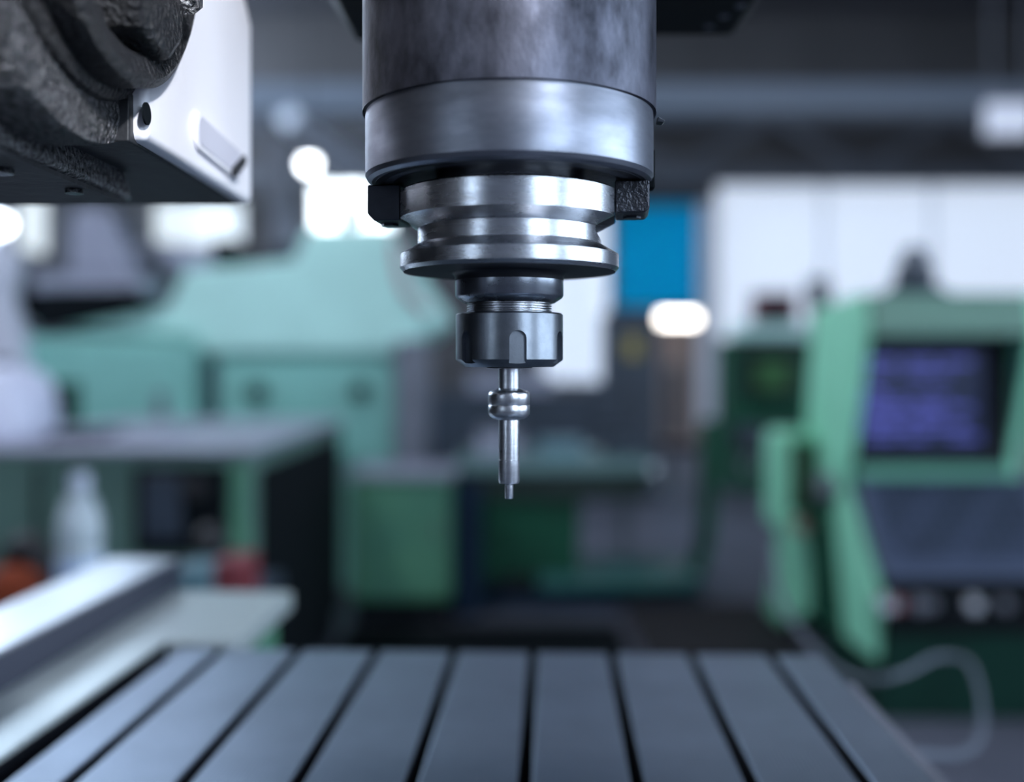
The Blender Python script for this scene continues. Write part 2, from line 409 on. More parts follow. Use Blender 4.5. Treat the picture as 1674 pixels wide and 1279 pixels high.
MB().cyl((X_(1338, Y), Y, Z_(500, Y)), (X_(1338, Y), Y, Z_(456, Y)), .095).build('signal_light', slate_m, t)
MB().cyl((X_(1338, Y), Y, 0), (X_(1338, Y), Y, .02), .15).build('base', black_m, t)
keep(t)

# open frame work table in the middle
Y = 5.0
t = thing('machine_bench', (X_(960, Y), Y, 0), 'dark green open-framed machine bench with a pale worktop, behind the edge finder', 'bench')
MB().box(X_(745, Y), X_(1062, Y), Y-.05, Y+.75, Z_(772, Y), Z_(750, Y)).build('worktop', mat('worktop_pale_green', (.16, .27, .27), .4, 0, var=.2, scale=5), t, .01)
MB().box(X_(765, Y), X_(1062, Y), Y+.0, Y+.7, Z_(818, Y), Z_(772, Y)).build('apron', mat('apron_black_green', (.004, .02, .016), .5), t, .01)
MB().prism([(X_(790, Y), Z_(818, Y)), (X_(950, Y), Z_(818, Y)), (X_(946, Y), Z_(945, Y)), (X_(790, Y), Z_(945, Y))], Y+.05, Y+.11, 'y').build('side_panel', green_deep, t, .005)
MB().box(X_(880, Y), X_(1140, Y), Y-.1, Y+.5, Z_(958, Y), Z_(940, Y)).build('drip_tray', mat('tray_green', (.03, .13, .12), .4), t, .01)
MB().box(X_(775, Y), X_(800, Y), Y+.1, Y+.6, .0, Z_(818, Y)).build('leg', green_dark, t, .01)
MB().box(X_(1028, Y), X_(1052, Y), Y+.5, Y+.56, .0, Z_(818, Y)).build('leg', grey_m, t, .01)
MB().tube([(X_(1172, Y), Y+.2, Z_(690, Y)), (X_(1170, Y), Y+.2, Z_(820, Y)), (X_(1160, Y), Y+.2, Z_(915, Y)), (X_(1130, Y), Y+.2, Z_(955, Y)), (X_(1040, Y), Y+.2, Z_(972, Y)), (X_(860, Y), Y+.2, Z_(978, Y))], .045, 12).build('bent_frame_tube', green_deep, t)
MB().box(X_(790, Y), X_(1150, Y), Y-.15, Y+.65, 0, Z_(972, Y)).build('base_plate', blue_dark, t, .01)
c = P(1085, 775, 4.95)
MB().lathe([(.055, -.012), (.065, 0), (.055, .012), (.045, .012), (.045, -.012)], 24, Matrix.Translation(c) @ Matrix.Rotation(PI/2, 4, 'X')).build('handwheel', chrome, t)
MB().cyl((X_(1062, 5), 5.0, c.z), (c.x, 4.95, c.z), .02).build('handwheel_shaft', chrome, t)
keep(t)
# things on the bench
def small_box(name, x0, x1, y0, y1, z0, z1, m, label, cat, lid=None, group=None):
    t = thing(name, ((x0+x1)/2, (y0+y1)/2, z0), label, cat, group)
    MB().box(x0, x1, y0, y1, z0, z1).build('body', m, t, min(.006, (x1-x0)*.1))
    if lid: MB().box(x0-.004, x1+.004, y0-.004, y1+.004, z1, z1+(z1-z0)*.15).build('lid', lid, t, .002)
    keep(t); return t
wz = Z_(750, Y)+.001
small_box('parts_box', X_(700+80, 5.2), X_(850, 5.2), 5.1, 5.4, wz, Z_(706, 5.2), lav_m, 'grey parts box on the left of the pale worktop', 'box', grey_m)
small_box('tool_tray', X_(880, 5.1), X_(955, 5.1), 5.05, 5.35, wz, Z_(722, 5.1), teal_m, 'pale teal tool tray in the middle of the pale worktop', 'tray')
small_box('measuring_block', X_(985, 5.2), X_(1040, 5.2), 5.1, 5.4, wz, Z_(705, 5.2), slate_m, 'dark block at the right end of the pale worktop', 'block')
# duckboard
t = thing('duckboard', (X_(1165, 4.4), 4.4, 0), 'dark wooden duckboard lying on the concrete floor left of the large console', 'duckboard')
x0, x1 = X_(1035, 4.4), X_(1275, 4.4)
for k in range(9):
    MB().box(x0, x1, 3.93+k*.1, 3.93+k*.1+.075, .03, .05).build('slat', wood_m, t)
for x in (x0+.05, (x0+x1)/2, x1-.1): MB().box(x, x+.05, 3.93, 4.81, 0, .03).build('bearer', wood_m, t)
keep(t)
t = thing('floor_shade_mat', (-.2, 4.2, 0), 'black floor mat added to stand in for shade in front of the open bench and green cabinet', 'mat')
MB().box(-.70, X_(1020, 4.3), 3.3, 4.55, 0, .012).build('shade_sheet', black_m, t, .003)  # added black sheet standing in for shade on the floor
MB().box(-.71, X_(1024, 4.3), 3.27, 3.3, 0, .010).build('edge_strip', rubber_m, t)
keep(t)
# green cabinet, centre left
Y = 4.6
t = thing('tool_cabinet', (X_(655, Y), Y+.3, 0), 'mid-green steel cabinet with a grey top, left of the edge finder tip', 'cabinet')
MB().box(X_(574, Y), X_(736, Y), Y, Y+.48, .10, Z_(782, Y)).build('body', green_mid, t, .012)
MB().box(X_(582, Y), X_(728, Y), Y-.018, Y, .13, Z_(795, Y)).build('door', green_mid, t, .006)
MB().box(X_(566, Y), X_(742, Y), Y-.03, Y+.50, Z_(782, Y), Z_(772, Y)).build('top', lav_m, t, .006)
MB().box(X_(715, Y), X_(719, Y), Y-.04, Y-.02, Z_(880, Y), Z_(850, Y)).build('handle', chrome, t)
MB().box(X_(578, Y), X_(732, Y), Y+.03, Y+.46, 0, .10).build('plinth', black_m, t)
keep(t)
t = thing('coolant_tank', (X_(765, 4.7), 4.9, 0), 'narrow dark blue tank between the green cabinet and the open bench', 'tank')
MB().box(X_(741, 4.7), X_(785, 4.7), 4.7, 5.05, 0, Z_(790, 4.7)).build('tank_body', blue_dark, t, .02)
MB().box(X_(745, 4.7), X_(781, 4.7), 4.72, 5.03, Z_(790, 4.7), Z_(783, 4.7)).build('lid', black_m, t, .004)
keep(t)

# big mint machine
Y = 5.2
t = thing('boring_machine', (X_(430, Y), Y+.4, 0), 'large mint green machine tool with a long horizontal ram filling the left background', 'machine')
X = lambda px: X_(px, Y)
Z = lambda py: Z_(py, Y)
MB().prism([(X(40), Z(535)), (X(75), Z(500)), (X(270), Z(505)), (X(300), Z(440)), (X(480), Z(425)), (X(500), Z(372)), (X(635), Z(368)), (X(672), Z(430)), (X(735), Z(525)), (X(700), Z(545)), (X(660), Z(578)), (X(330), Z(578)), (X(315), Z(550))], Y, Y+.8, 'y').build('ram', mint_pale, t, .03)
MB().box(X(330), X(650), Y+.05, Y+.85, Z(760), Z(578)).build('upper_body', mint, t, .03)
MB().prism([(X(380), Z(760)), (X(600), Z(760)), (X(585), 0), (X(380), 0)], Y+.1, Y+.85, 'y').build('pedestal', mint, t, .02)
MB().box(X(648), X(694), Y-.05, Y+.5, Z(770), Z(556)).build('slide_way', grey_m, t, .01)
MB().box(X(640), X(690), Y-.02, Y+.4, 0, Z(770)).build('screw_guard', black_m, t, .01)
MB().box(X(50), X(326), Y-.12, Y+.6, Z(705), Z(552)).build('gearbox_panel', mint, t, .025)
MB().box(X(130), X(300), Y-.14, Y-.12, Z(700), Z(566)).build('gearbox_cover', mint_pale if False else mint, t, .008)
MB().box(X(70), X(150), Y-.15, Y-.12, Z(690), Z(625)).build('access_opening', green_dark, t)
MB().box(X(272), X(288), Y-.16, Y-.14, Z(700), Z(640)).build('lever', grey_m, t)
for px, py, r in ((419, 642, 15), (588, 640, 14)):
    MB().lathe([(r/F*Y, 0), (r/F*Y, .05), (r*.6/F*Y, .06), (0, .06)], 20, Matrix.Translation((X(px), Y+.05, Z(py))) @ Matrix.Rotation(PI/2, 4, 'X')).build('knob', black_m, t)
MB().box(X(335), X(352), Y+.03, Y+.05, Z(700), Z(585)).build('cover_gap', slate_m, t)
MB().tube([(X(648), Y-.06, Z(395)), (X(655), Y-.1, Z(440)), (X(668), Y-.12, Z(480)), (X(700), Y-.1, Z(512))], .02, 8).build('hose', pink_m, t)
MB().box(X(-80), X(335), Y+.0, Y+.6, Z(790), Z(700)).build('lower_housing', green_grey, t, .02)
MB().box(X(-60), X(330), Y+.05, Y+.5, 0, Z(790)).build('foot', green_dark, t, .02)
keep(t)
t = thing('splash_guard', (X_(0, 5), 5.0, 0), 'pale lavender upright machine guard at the left edge behind the white drum', 'machine guard')
MB().prism([(X_(-160, 5), 0), (X_(58, 5), 0), (X_(48, 5), Z_(560, 5)), (X_(28, 5), Z_(480, 5)), (X_(42, 5), Z_(420, 5)), (X_(10, 5), Z_(396, 5)), (X_(-160, 5), Z_(396, 5))], 4.9, 5.02, 'y').build('guard_panel', mat('guard_pale_paint', (.62, .63, .72), .4), t, .02)
MB().box(X_(-150, 5), X_(10, 5), 4.88, 4.9, Z_(470, 5), Z_(462, 5)).build('seam_strip', grey_m, t)
keep(t)
# motor lying on top of it
Y2 = 5.3
t = thing('drive_motor', (X_(150, Y2), Y2, Z_(500, Y2)), 'lavender-grey drive motor on top of the left end of the mint machine', 'motor')
MB().box(X_(48, Y2), X_(232, Y2), Y2+.02, Y2+.4, Z_(478, Y2), Z_(448, Y2)).build('motor_cover', lav_m, t, .03)
MB().prism([(X_(40, Y2), Z_(480, Y2)), (X_(240, Y2), Z_(475, Y2)), (X_(275, Y2), Z_(508, Y2)), (X_(90, Y2), Z_(545, Y2)), (X_(60, Y2), Z_(515, Y2))], Y2-.16, Y2-.11, 'y').build('motor_shadow', black_m, t, .01)  # black plate forms the shadow beneath the motor
MB().prism([(X_(100, Y2), Z_(448, Y2)), (X_(210, Y2), Z_(448, Y2)), (X_(190, Y2), Z_(400, Y2)), (X_(165, Y2), Z_(340, Y2)), (X_(110, Y2), Z_(340, Y2))], Y2+.05, Y2+.35, 'y').build('bracket', lav_m, t, .03)
keep(t)
Y2 = 5.45
t = thing('hydraulic_unit', (X_(310, Y2), Y2, Z_(440, Y2)), 'grey and black hydraulic unit lying on the top of the mint ram', 'hydraulic unit')
MB().cyl((X_(200, Y2), Y2+.1, Z_(402, Y2)), (X_(330, Y2), Y2+.1, Z_(420, Y2)), .055).build('cylinder', grey_m, t)
MB().box(X_(270, Y2), X_(352, Y2), Y2-.05, Y2+.25, Z_(442, Y2), Z_(402, Y2)).build('tank', lav_m, t, .02)
MB().box(X_(350, Y2), X_(388, Y2), Y2-.05, Y2+.25, Z_(440, Y2), Z_(392, Y2)).build('pump', black_m, t, .01)
MB().cyl((X_(190, Y2), Y2+.1, Z_(360, Y2)), (X_(215, Y2), Y2+.1, Z_(410, Y2)), .05).build('elbow', slate_m, t)
keep(t)
t = thing('machine_post', (X_(462, Y2), Y2, Z_(430, Y2)), 'dark grey upright post standing on the mint ram left of the bright window', 'post')
MB().box(X_(446, Y2), X_(480, Y2), Y2, Y2+.15, Z_(430, Y2), Z_(345, Y2)).build('post', grey_m, t, .01)
MB().box(X_(440, Y2), X_(485, Y2), Y2-.03, Y2+.18, Z_(428, Y2), Z_(405, Y2)).build('foot', slate_m, t, .01)
MB().box(X_(436, Y2), X_(476, Y2), Y2-.02, Y2+.17, Z_(345, Y2), Z_(225, Y2)).build('upper_post', beam_m, t, .01)
keep(t)
t = thing('eye_bolt', P(575, 372, 5.6), 'small dark lifting eye on the highest part of the mint machine', 'eye bolt')
c = P(572, 350, 5.6)
MB().lathe([(.05+.018*math.cos(a*PI/4), .018*math.sin(a*PI/4)) for a in range(9)], 20, Matrix.Translation(c) @ Matrix.Rotation(PI/2, 4, 'X')).build('ring', slate_m, t)
MB().cyl(P(572, 376, 5.6), P(572, 362, 5.6), .02).build('shank', slate_m, t)
keep(t)

# lower left green cabinet
Y = 3.0
X = lambda px: X_(px, Y)
Z = lambda py: Z_(py, Y)
t = thing('electrical_cabinet', (X(200), Y+.7, 0), 'long low grey-green cabinet with a dark open panel, at the left behind the bottle', 'cabinet')
MB().box(X(-120), X(415), Y, Y+1.55, .08, Z(742)).build('body', green_grey, t, .02)
MB().box(X(-125), X(420), Y-.02, Y+1.57, Z(742), Z(730)).build('top', lav_m, t, .01)
MB().box(X(222), X(372), Y-.012, Y, Z(905), Z(762)).build('open_panel', black_m, t)
MB().box(X(240), X(300), Y-.04, Y-.012, Z(880), Z(775)).build('switch_block', slate_m, t, .005)
MB().lathe([(.03, 0), (.03, .03), (0, .035)], 18, Matrix.Translation((X(322), Y-.012, Z(796))) @ Matrix.Rotation(PI/2, 4, 'X')).build('knob', rubber_m, t)
MB().box(X(380), X(408), Y-.01, Y, Z(900), Z(760)).build('edge_strip', green_mid, t)
MB().box(X(60), X(66), Y-.01, Y, Z(960), Z(760)).build('door_gap', black_m, t)
MB().box(X(416), X(418.5), Y+.05, Y+1.5, .1, Z(770)).build('side_panel', black_m, t)  # black sheet paints the shade on the cabinet's right side
MB().box(X(-110), X(405), Y+.03, Y+1.5, 0, .08).build('plinth', black_m, t)
keep(t)
t = thing('white_drum', (X_(12, 3.2), 3.3, Z_(730, Y)), 'pale lavender-white drum standing on the low cabinet at the left edge', 'drum')
c = Vector((X_(-20, 3.25), 3.35, Z_(730, Y)+.001))
MB().lathe([(0, 0), (.15, 0), (.165, .012), (.165, .10), (.15, .17), (.11, .215), (.05, .235), (0, .235)], 32, Matrix.Translation(c)).build('drum_body', mat('drum_white', (.62, .64, .78), .4), t)
MB().lathe([(.03, .232), (.03, .255), (0, .255)], 20, Matrix.Translation(c)).build('cap', slate_m, t)
keep(t)
small_box('rag_pile', X_(100, 3.3), X_(175, 3.3), 3.2, 3.45, Z_(730, Y)+.001, Z_(703, 3.3), mat('dark_purple_cloth', (.06, .055, .09), .8), 'dark cloth bundle on the low cabinet right of the white drum', 'cloth')
small_box('steel_block', X_(185, 3.3), X_(270, 3.3), 3.3, 3.6, Z_(730, Y)+.001, Z_(708, 3.3), lav_m, 'flat grey steel block on top of the low cabinet', 'block')

# side bench with bottle and small things
BZ = .60
t = thing('side_bench', (-.95, 2.3, 0), 'dark low bench beside the bright steel bar carrying the bottle', 'bench')
MB().box(X_(-190, 2.5), X_(425, 2.5), 2.12, 2.75, BZ-.04, BZ).build('bench_top', slate_m, t, .006)
for x in (X_(-170, 2.5), X_(395, 2.5)):
    for y in (2.16, 2.66): MB().box(x, x+.05, y, y+.05, 0, BZ-.04).build('leg', black_m, t)
keep(t)
Y = 2.3
bh = BZ+.001; hgt = Z_(775, Y)-bh
t = thing('plastic_bottle', (X_(131, Y), Y, bh), 'clear plastic bottle with a pale label standing behind the bright steel bar', 'bottle')
M = Matrix.Translation((X_(131, Y), Y, bh)); r = 36/F*Y
MB().lathe([(0, 0), (r*.85, 0), (r, .01), (r, hgt*.42), (r*.9, hgt*.46), (r, hgt*.50), (r*.98, hgt*.66), (r*.7, hgt*.80), (r*.36, hgt*.88), (r*.34, hgt*.93), (0, hgt*.93)], 32, M).build('bottle_body', clear_m, t)
MB().lathe([(r*1.01, hgt*.16), (r*1.01, hgt*.40), (r*1.005, hgt*.40), (r*1.005, hgt*.16)], 32, M, cap=False).build('label', water_m, t)
MB().lathe([(r*.42, hgt*.90), (r*.42, hgt), (0, hgt)], 24, M).build('cap', mat('cap_white', (.7, .75, .9), .4), t)
keep(t)
t = thing('work_glove', (X_(30, Y), Y, bh), 'orange-brown cloth glove lying at the left edge behind the steel bar', 'glove')
cgl = Vector((X_(22, Y), Y, bh))
MB().lathe([(0, 0), (.06, 0), (.065, .03), (.05, .055), (.02, .068), (0, .07)], 20, Matrix.Translation(cgl) @ Matrix.Diagonal((1.1, .7, 1.5, 1)), jitter=lambda a, z: .006*math.sin(3*a)).build('palm', orange_m, t)
for k in range(4):
    MB().cyl(cgl+Vector((.03+.0*k, -.03+.02*k, .03)), cgl+Vector((.09, -.035+.024*k, .012)), .011, 10).build('finger', orange_m, t)
keep(t)
t = thing('black_pouch', (X_(45, 2.5), 2.5, bh), 'black pouch lying behind the orange glove left of the bottle', 'pouch')
MB().lathe([(0, 0), (.06, 0), (.07, .05), (.05, .12), (.02, .14), (0, .14)], 20, Matrix.Translation((X_(45, 2.52), 2.52, bh)) @ Matrix.Diagonal((1, .7, 1, 1))).build('pouch_body', rubber_m, t)
MB().box(X_(45, 2.52)-.03, X_(45, 2.52)+.03, 2.46, 2.475, bh+.05, bh+.1).build('flap', black_m, t, .004)
keep(t)
small_box('plastic_tray', X_(298, Y), X_(352, Y), Y-.05, Y+.1, bh, Z_(925, Y), teal_m, 'pale teal plastic tray on the dark bench right of the bottle', 'tray')
small_box('red_case', X_(352, Y), X_(402, Y), Y-.02, Y+.12, bh, Z_(918, Y), redcan_m, 'red plastic case on the dark bench beside the pale tray', 'case')
small_box('grey_box', X_(270, Y), X_(293, Y), Y-.0, Y+.1, bh, Z_(930, Y), grey_m, 'small grey box left of the pale teal tray', 'box')
t = thing('lever_knob', (X_(345, 2.6), 2.6, bh), 'black round knob on a stem in front of the dark open panel', 'knob')
MB().ball((X_(345, 2.6), 2.6, Z_(885, 2.6)), .042).build('ball', rubber_m, t)
MB().cyl((X_(345, 2.6), 2.6, bh), (X_(345, 2.6), 2.6, Z_(895, 2.6)), .012).build('stem', black_m, t)
keep(t)

# ------------------------------------------------------------ large console on the right
XC = 1.155; XW = 1.71
t = thing('control_console', (1.45, 3.6, 0), 'large mint green machine control console with a glowing violet screen, right side', 'control console')
# side cheeks: profile in y,z
prof = [(3.46, 1.385), (3.43, 1.245), (3.60, .80), (3.62, .71), (3.31, .42), (3.34, .20), (4.0, .20), (4.10, .9), (4.00, 1.36)]
MB().prism(prof, XC, XC+.03).build('side_panel', green_con, t, .008)
MB().prism(prof, XW, XW+.05).build('side_panel', green_con, t, .008)
MB().prism([(3.44, 1.385), (3.41, 1.245), (3.52, 1.235), (3.95, 1.33), (3.95, 1.37)], XC+.03, XW).build('visor', green_top, t, .006)
MB().prism([(3.66, 1.26), (3.62, .76), (3.95, .76), (3.95, 1.30)], XC+.03, XW).build('monitor_body', bezel_m, t, .004)
# bezel frame and screen
sx0, sx1, sz0, sz1 = X_(1402, 3.6), X_(1612, 3.6), Z_(735, 3.6), Z_(572, 3.6)
b = MB()
b.box(XC+.03, sx0, 3.58, 3.66, .80, 1.24); b.box(sx1, XW, 3.58, 3.66, .80, 1.24)
b.box(sx0, sx1, 3.58, 3.66, sz1, 1.24); b.box(sx0, sx1, 3.58, 3.66, .80, sz0)
b.build('screen_bezel', bezel_m, t)
scr = MB().box(sx0, sx1, 3.612, 3.622, sz0, sz1).build('screen', screen_m, t)
random.seed(11)
for py, runs in ((592, ((0, 5), (6, 10), (11, 15))), (611, ((1, 4), (6, 12))), (642, ((0, 3),)), (655, ((0, 6), (7, 12))), (669, ((1, 7), (8, 11), (12, 15))), (684, ((0, 5), (6, 11))), (699, ((0, 7), (8, 14))), (715, ((1, 5), (6, 9), (12, 16)))):
    for a, b in runs:
        x = sx0+.012+a*(sx1-sx0-.03)/16; x2 = sx0+.012+b*(sx1-sx0-.03)/16
        MB().box(x, x2, 3.608, 3.6118, Z_(py+2.0, 3.6), Z_(py-2.0, 3.6)).build('text_line', text_m, scr)
MB().prism([(3.58, .80), (3.56, .755), (3.64, .75), (3.64, .80)], XC+.03, XW).build('screen_sill', mat('sill_green', (.08, .28, .19), .45), t, .004)
# sloping keyboard
MB().prism([(3.60, .755), (3.60, .70), (3.36, .44), (3.30, .44), (3.29, .47)], XC+.03, XW+.3).build('keyboard_panel', navy_m, t, .005)
sl = Vector((0, 3.29-3.60, .47-.755)); nn = Vector((0, -sl.z, sl.y)).normalized()
if nn.z < 0: nn = -nn
base = Vector((XC+.09, 3.60, .755))
kb = MB()
for r_ in range(6):
    for c_ in range(13):
        p = base+sl*(.14+.12*r_)+Vector((.0405*c_, 0, 0))
        M = Matrix.Translation(p+nn*.004) @ Matrix.Rotation(math.atan2(.755-.47, .31), 4, 'X')
        key = MB().box(-.014, .014, -.014, .014, -.004, .004, M).build('key', slate_m if (r_+c_) % 5 else navy_m, t)
# knob shelf and base
MB().prism([(3.29, .47), (3.27, .30), (3.6, .28), (3.6, .47)], XC+.03, XW+.3).build('knob_shelf', black_m, t, .004)
MB().prism([(3.30, .30), (3.36, .0), (3.95, .0), (3.95, .30)], XC+.03, XW+.3).build('base', green_dark, t, .006)
for px, rr, m in ((1448, 16, chrome), (1468, 10, redcan_m), (1500, 13, grey_m), (1520, 10, grey_m), (1590, 15, chrome), (1640, 11, grey_m)):
    MB().lathe([(rr/F*3.3, 0), (rr/F*3.3, .02), (rr*.7/F*3.3, .03), (0, .03)], 20, Matrix.Translation((X_(px, 3.28), 3.285, Z_(988, 3.28))) @ Matrix.Rotation(PI/2, 4, 'X')).build('knob', m, t)
MB().lathe([(.055, 0), (.055, .03), (.03, .05), (0, .05)], 24, Matrix.Translation((XC-.0, 3.75, .70)) @ Matrix.Rotation(-PI/2, 4, 'Y')).build('side_knob', grey_m, t)
# rear pillar and side box
MB().prism([(4.0, .2), (4.55, .0), (4.75, .0), (4.35, .75), (4.1, .9)], XC, XC+.35).build('rear_pillar', green_con, t, .01)
MB().prism([(3.62, .20), (3.98, .20), (4.05, .66), (3.75, .66)], XC-.012, XC).build('side_recess', green_deep, t, .002)
keep(t)
t = thing('cable_box', (1.1, 4.0, .6), 'pale green slotted box fixed to the left side of the large console', 'junction box')
Yb = 3.95
MB().box(X_(1268, Yb), XC-.001, Yb-.02, Yb+.2, Z_(868, Yb), Z_(705, Yb)).build('box_body', green_con, t, .03)
MB().box(X_(1290, Yb), X_(1328, Yb), Yb-.035, Yb-.02, Z_(835, Yb), Z_(722, Yb)).build('slot_plate', mat('olive_dark', (.05, .10, .06), .5), t, .004)
MB().lathe([(.03, 0), (.03, .02), (0, .02)], 16, Matrix.Translation((X_(1306, Yb), Yb-.02, Z_(858, Yb))) @ Matrix.Rotation(PI/2, 4, 'X')).build('button', mat('pinkish_button', (.5, .3, .26), .5), t)
keep(t)
t = thing('beacon_lamp', (X_(1495, 3.8), 3.8, 1.37), 'dark stepped beacon lamp on top of the large green console', 'beacon')
M = Matrix.Translation((X_(1495, 3.8), 3.8, 1.379))
MB().lathe([(0, 0), (.13, 0), (.12, .03), (.075, .06), (.07, .13), (0, .13)], 24, M).build('beacon_base', slate_m, t)
MB().lathe([(.05, .13), (.05, .18), (.02, .20), (0, .20)], 24, M).build('beacon_lens', grey_m, t)
keep(t)
# hose loops
h = MB().tube([P(1262, 900, 1.9), P(1272, 970, 1.85), P(1310, 1035, 1.7), P(1362, 1090, 1.6), P(1420, 1112, 1.5), P(1480, 1100, 1.5), P(1530, 1075, 1.6), P(1580, 1080, 1.6), P(1602, 1130, 1.5), P(1604, 1200, 1.3), P(1570, 1234, 1.1), P(1470, 1228, .90), P(1385, 1218, .74), P(1372, 1207, .72)], .0042, 10).build('coolant_hose', hose_m)
tag(h, 'thin grey hose looping over the right edge of the slotted table', 'hose')

# ------------------------------------------------------------ milling table (local frame turned towards its slots)
H = .25; TZ = CZ-H
AZ = -math.atan(66/F)
t = thing('milling_table', (0, 0, 0), 'slotted steel milling table filling the bottom of the photo', 'milling table', rz=AZ)
slots = [(-1.155+.272*k)*H for k in range(8)]
ux0, ux1 = -1.305*H, .915*H; hw = .0175*H*1.0; Y0, Y1 = .20, .902
edges = [ux0]+slots+[ux1]
mb = MB()
outl = [(ux0, TZ-.05)]
outl = [(ux0, TZ-.055), (ux0, TZ)]
for s_ in slots:
    outl += [(s_-hw, TZ), (s_-hw, TZ-.012), (s_-hw*2, TZ-.012), (s_-hw*2, TZ-.022), (s_+hw*2, TZ-.022), (s_+hw*2, TZ-.012), (s_+hw, TZ-.012), (s_+hw, TZ)]
outl += [(ux1, TZ), (ux1, TZ-.055)]
mb.prism(outl, Y0, Y1, 'y')
mb.build('table_top', table_m, t, .0012)
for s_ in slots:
    MB().box(s_-hw*1.9, s_+hw*1.9, Y0+.001, Y1-.001, TZ-.0219, TZ-.0212).box(s_-hw+.00005, s_-hw+.0005, Y0+.001, Y1-.001, TZ-.0219, TZ-.0012).box(s_+hw-.0005, s_+hw-.00005, Y0+.001, Y1-.001, TZ-.0219, TZ-.0012).build('slot_shade', dark_m, t)  # dark sheets on floor and walls put shade into the slots
MB().box(ux0+.03, ux1-.03, Y0+.02, Y1-.03, TZ-.30, TZ-.055).build('saddle', green_dark, t, .006)
MB().box(ux0+.08, ux1-.08, Y0+.05, Y1-.06, 0, TZ-.30).build('pedestal', green_dark, t, .01)
# trough and wing along the left side
MB().box(-1.395*H, ux0, Y0, Y1+.03, TZ-.06, TZ-.045).build('trough', dark_m, t)
MB().prism([(-1.68*H, Y0), (-1.395*H, Y0), (-1.395*H, Y1+.025), (-1.14*H, Y1+.025), (-1.14*H, 1.133), (-1.68*H, 1.133)], TZ-.02, TZ, 'z').build('side_wing', mat('wing_pale_paint', (.60, .67, .67), .30, .4, var=.1, scale=5), t, .003)
MB().box(-1.66*H, -1.42*H, Y0+.02, 1.12, TZ-.30, TZ-.02).build('wing_support', green_mid, t, .004)
MB().box(-1.42*H, -1.17*H, Y1+.04, 1.10, TZ-.25, TZ-.02).build('wing_bracket', green_mid, t, .004)
MB().box(-1.396*H, -1.388*H, Y0, Y1+.026, TZ-.045, TZ-.002).build('trough_shade', dark_m, t)  # dark strip stands in for shade inside the trough
# raised bar on the wing
MB().box(-2.0*H, -1.68*H, Y0, 1.16, TZ-.02, TZ+.031).build('raised_bar', way_m, t, .004)
MB().box(-1.6805*H, -1.672*H, Y0+.002, 1.158, TZ, TZ+.0295).build('bar_side_shade', mat('bar_side_dark', (.05, .055, .08), .5, .2), t, .001)  # dark strip paints the bar's right side as shaded
MB().box(-2.06*H, -2.0*H, Y0, 1.16, TZ-.2, TZ+.024).build('bar_guard', grey_m, t, .002)
MB().box(-1.95*H, -1.70*H, Y0+.04, 1.12, 0, TZ-.02).build('bar_column', green_dark, t, .004)
MB().box(ux1+.004, ux1+.022, Y0, Y1-.03, TZ-.10, TZ-.014).build('side_rail', grey_m, t, .003)

# ------------------------------------------------------------ left foreground castings
XB = -.190
t = thing('machine_column', (-.75, .55, 0), 'milling machine column and overarm carrying the spindle head, outside the left edge', 'machine column')
MB().box(-1.15, -.60, .15, .95, 0, 1.95).build('column', head_m, t, .02)
MB().box(-1.10, .28, .50, .90, 1.55, 1.95).build('overarm', head_m, t, .02)
keep(t)
t = thing('housing_fill_lamp', WL, 'small lamp added outside the frame to brighten the white housing', 'lamp')
M = Matrix.Translation(WL) @ (Vector((-.20, .50, 1.33))-WL).to_track_quat('Z', 'Y').to_matrix().to_4x4()
MB().lathe([(.055, .045), (.052, .0), (.03, -.05), (.02, -.07), (.018, -.07), (.028, -.05), (.049, .0), (.052, .045)], 32, M, cap=False).build('lamp_shade', grey_m, t)
MB().tube([M @ Vector((0, 0, -.07)), M @ Vector((.02, .05, -.16)), (.32, .1, 1.80), (.26, .50, 1.78)], .008).build('gooseneck', rubber_m, t)
keep(t)
t = thing('white_gear_housing', (-.3, .53, 1.24), 'white painted machine housing with a long slot, lit brightly at upper left', 'machine housing')
xw = -.156
hb = Z_(333, .62)
MB().prism([(.445, hb), (.625, hb), (.625, hb+.108), (.60, hb+.128), (.44, hb+.30)], xw-.10, xw, 'x').build('side_wall', white_m, t, .004)
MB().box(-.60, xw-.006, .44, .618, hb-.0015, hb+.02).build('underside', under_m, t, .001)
MB().box(-.62, xw-.10, .445, .62, hb+.02, hb+.30).build('rear_body', white_m, t, .004)
# recessed slot rendered as rim + recess
def slotrim(y0, z0, y1, z1, r):
    pts = []; a = math.atan2(z1-z0, y1-y0)
    for k in range(13): pts.append((y1+r*math.cos(a-PI/2+PI*k/12), z1+r*math.sin(a-PI/2+PI*k/12)))
    for k in range(13): pts.append((y0+r*math.cos(a+PI/2+PI*k/12), z0+r*math.sin(a+PI/2+PI*k/12)))
    return pts
def YZ(px, py):            # where the picture ray meets the side wall plane
    Yd = xw*F/(px-HX); return (Yd, CZ+(HY-py)/F*Yd)
a, b_ = YZ(322, 215), YZ(383, 268)
MB().prism(slotrim(*a, *b_, .0095), xw, xw+.0025).build('slot_rim', white_m, t, .001)
MB().prism(slotrim(*a, *b_, .0070), xw+.0025, xw+.003).build('slot_recess', mat('slot_grey', (.62, .62, .70), .45), t)
a = YZ(372, 282); b_ = YZ(389, 262)
MB().prism(slotrim(*a, *b_, .0028), xw+.003, xw+.0042).build('slot_dark_end', under_m, t)  # dark patch at the lower right end of the slot
c = YZ(238, 186)
MB().lathe([(.0048, 0), (.0048, .0008), (.004, .0008), (0, .0004)], 20, Matrix.Translation((xw, *c)) @ Matrix.Rotation(PI/2, 4, 'Y')).build('bolt_hole', black_m, t)
keep(t)

